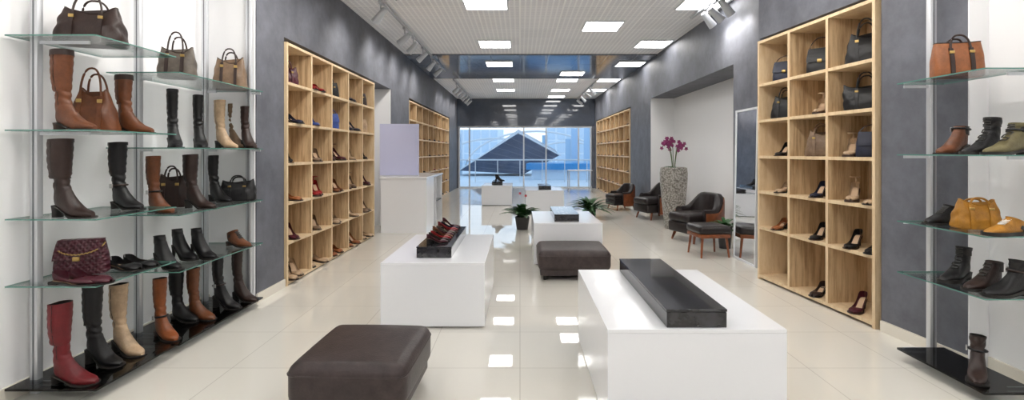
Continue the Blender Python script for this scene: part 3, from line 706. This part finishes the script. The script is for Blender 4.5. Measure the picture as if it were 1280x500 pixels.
RP=[(-3.1,0,.3),(.2,0,2.4),(2.5,0,1.15),(.5,0,.1)]
ob('roof',MB().add(RP+[(-3.1,3,.4),(.2,3,2.75),(2.5,3,1.5),(.5,3,.1)],[(0,1,2,3),(4,7,6,5),(0,4,5,1),(1,5,6,2),(2,6,7,3),(3,7,4,0)]).mesh('roof',M_steel,False),parent=e)
ob('roof_edge',MB().tube([(-3.15,-.05,.3),(.2,-.05,2.47),(2.6,-.05,1.15)],.04,6).mesh('roof_edge',M_frame),parent=e)
for i in range(1,8):
    s=i/8; a=Vector(RP[0]).lerp(Vector(RP[1]),s); b_=Vector(RP[3]).lerp(Vector(RP[2]),s)
    ob('roof_rib',MB().tube([a+Vector((0,-.02,0)),b_+Vector((0,-.02,0))],.012,6).mesh('roof_rib',M_dkf),parent=e)
for i,(cx,r_) in enumerate([(-1.8,4.2),(1.2,5.2),(3.6,3.8)]):
    ob('white_arch',MB().tube([(cx+r_*math.cos(pi*j/24),34+i,-.0+r_*.55*math.sin(pi*j/24)) for j in range(25)],.07,8).mesh('white_arch',M_frame),label='slender white steel arch outside windows',cat='arch',group='white steel arches')
for i,(x,y,h) in enumerate([(2.9,25.5,2.6),(3.1,31,2.2),(3.7,26.5,2.8),(-3.6,28,2.4),(1.7,33,2.5)]):
    e=ob('glass_fin',None,(x,y,0),label='tall pale blue glass fin outside windows',cat='glass panel',group='glass fins')
    ob('pane',MB().box(-.18,.18,-.02,.02,0,h).mesh('pane',mat('fin_blue',(170,200,226),.1),False),parent=e)
    ob('fin_post',MB().box(.18,.22,-.04,.04,0,h+.1).mesh('fin_post',M_frame,False),parent=e)
e=ob('railing',None,(0,21.5,0),label='glass and steel balcony railing outside windows',cat='railing')
ob('handrail',MB().tube([(-6,0,1.0),(6,0,1.0)],.03,8).mesh('handrail',M_alu),parent=e)
for i in range(13): ob('rail_post',MB().tube([(-6+i,0,0),(-6+i,0,1.0)],.02,6).mesh('rail_post',M_alu),parent=e)
ob('rail_glass',MB().box(-6,6,-.006,.006,.1,.92).mesh('rail_glass',M_win,False),parent=e)
e=ob('kiosk',None,(2.3,24,0),label='bright blue low kiosk roof outside windows',cat='kiosk')
ob('awning',MB().prism([(-2.,-1),(1.9,-1),(2.1,1),(-1.8,1)],.5,.8).mesh('awning',M_pool,False),parent=e)
ob('kiosk_body',MB().box(-1.7,1.7,-.8,.8,0,.5).mesh('kiosk_body',M_fac,False),parent=e)

w=bpy.data.worlds.new('World'); sc.world=w; w.use_nodes=True; nt=w.node_tree; bg=nt.nodes['Background']
tc=nt.nodes.new('ShaderNodeTexCoord'); sp=nt.nodes.new('ShaderNodeSeparateXYZ'); nt.links.new(tc.outputs['Generated'],sp.inputs[0])
r=nt.nodes.new('ShaderNodeValToRGB'); r.color_ramp.elements[0].color=(.88,.94,1,1); r.color_ramp.elements[1].color=(.5,.7,.94,1); r.color_ramp.elements[1].position=.3
nt.links.new(sp.outputs['Z'],r.inputs['Fac']); nt.links.new(r.outputs['Color'],bg.inputs['Color']); bg.inputs['Strength'].default_value=1.5

cam=bpy.data.cameras.new('cam'); co=bpy.data.objects.new('camera',cam); COL.objects.link(co)
co.location=(0,0,1.35); co.rotation_euler=(pi/2,0,0); cam.sensor_width=36; cam.sensor_fit='HORIZONTAL'; cam.lens=36*600/1280
cam.shift_x=-10/1280; cam.shift_y=-60/1280; cam.clip_start=.05; cam.clip_end=300
sc.camera=co
sc.view_settings.view_transform='Standard'; sc.view_settings.look='None'
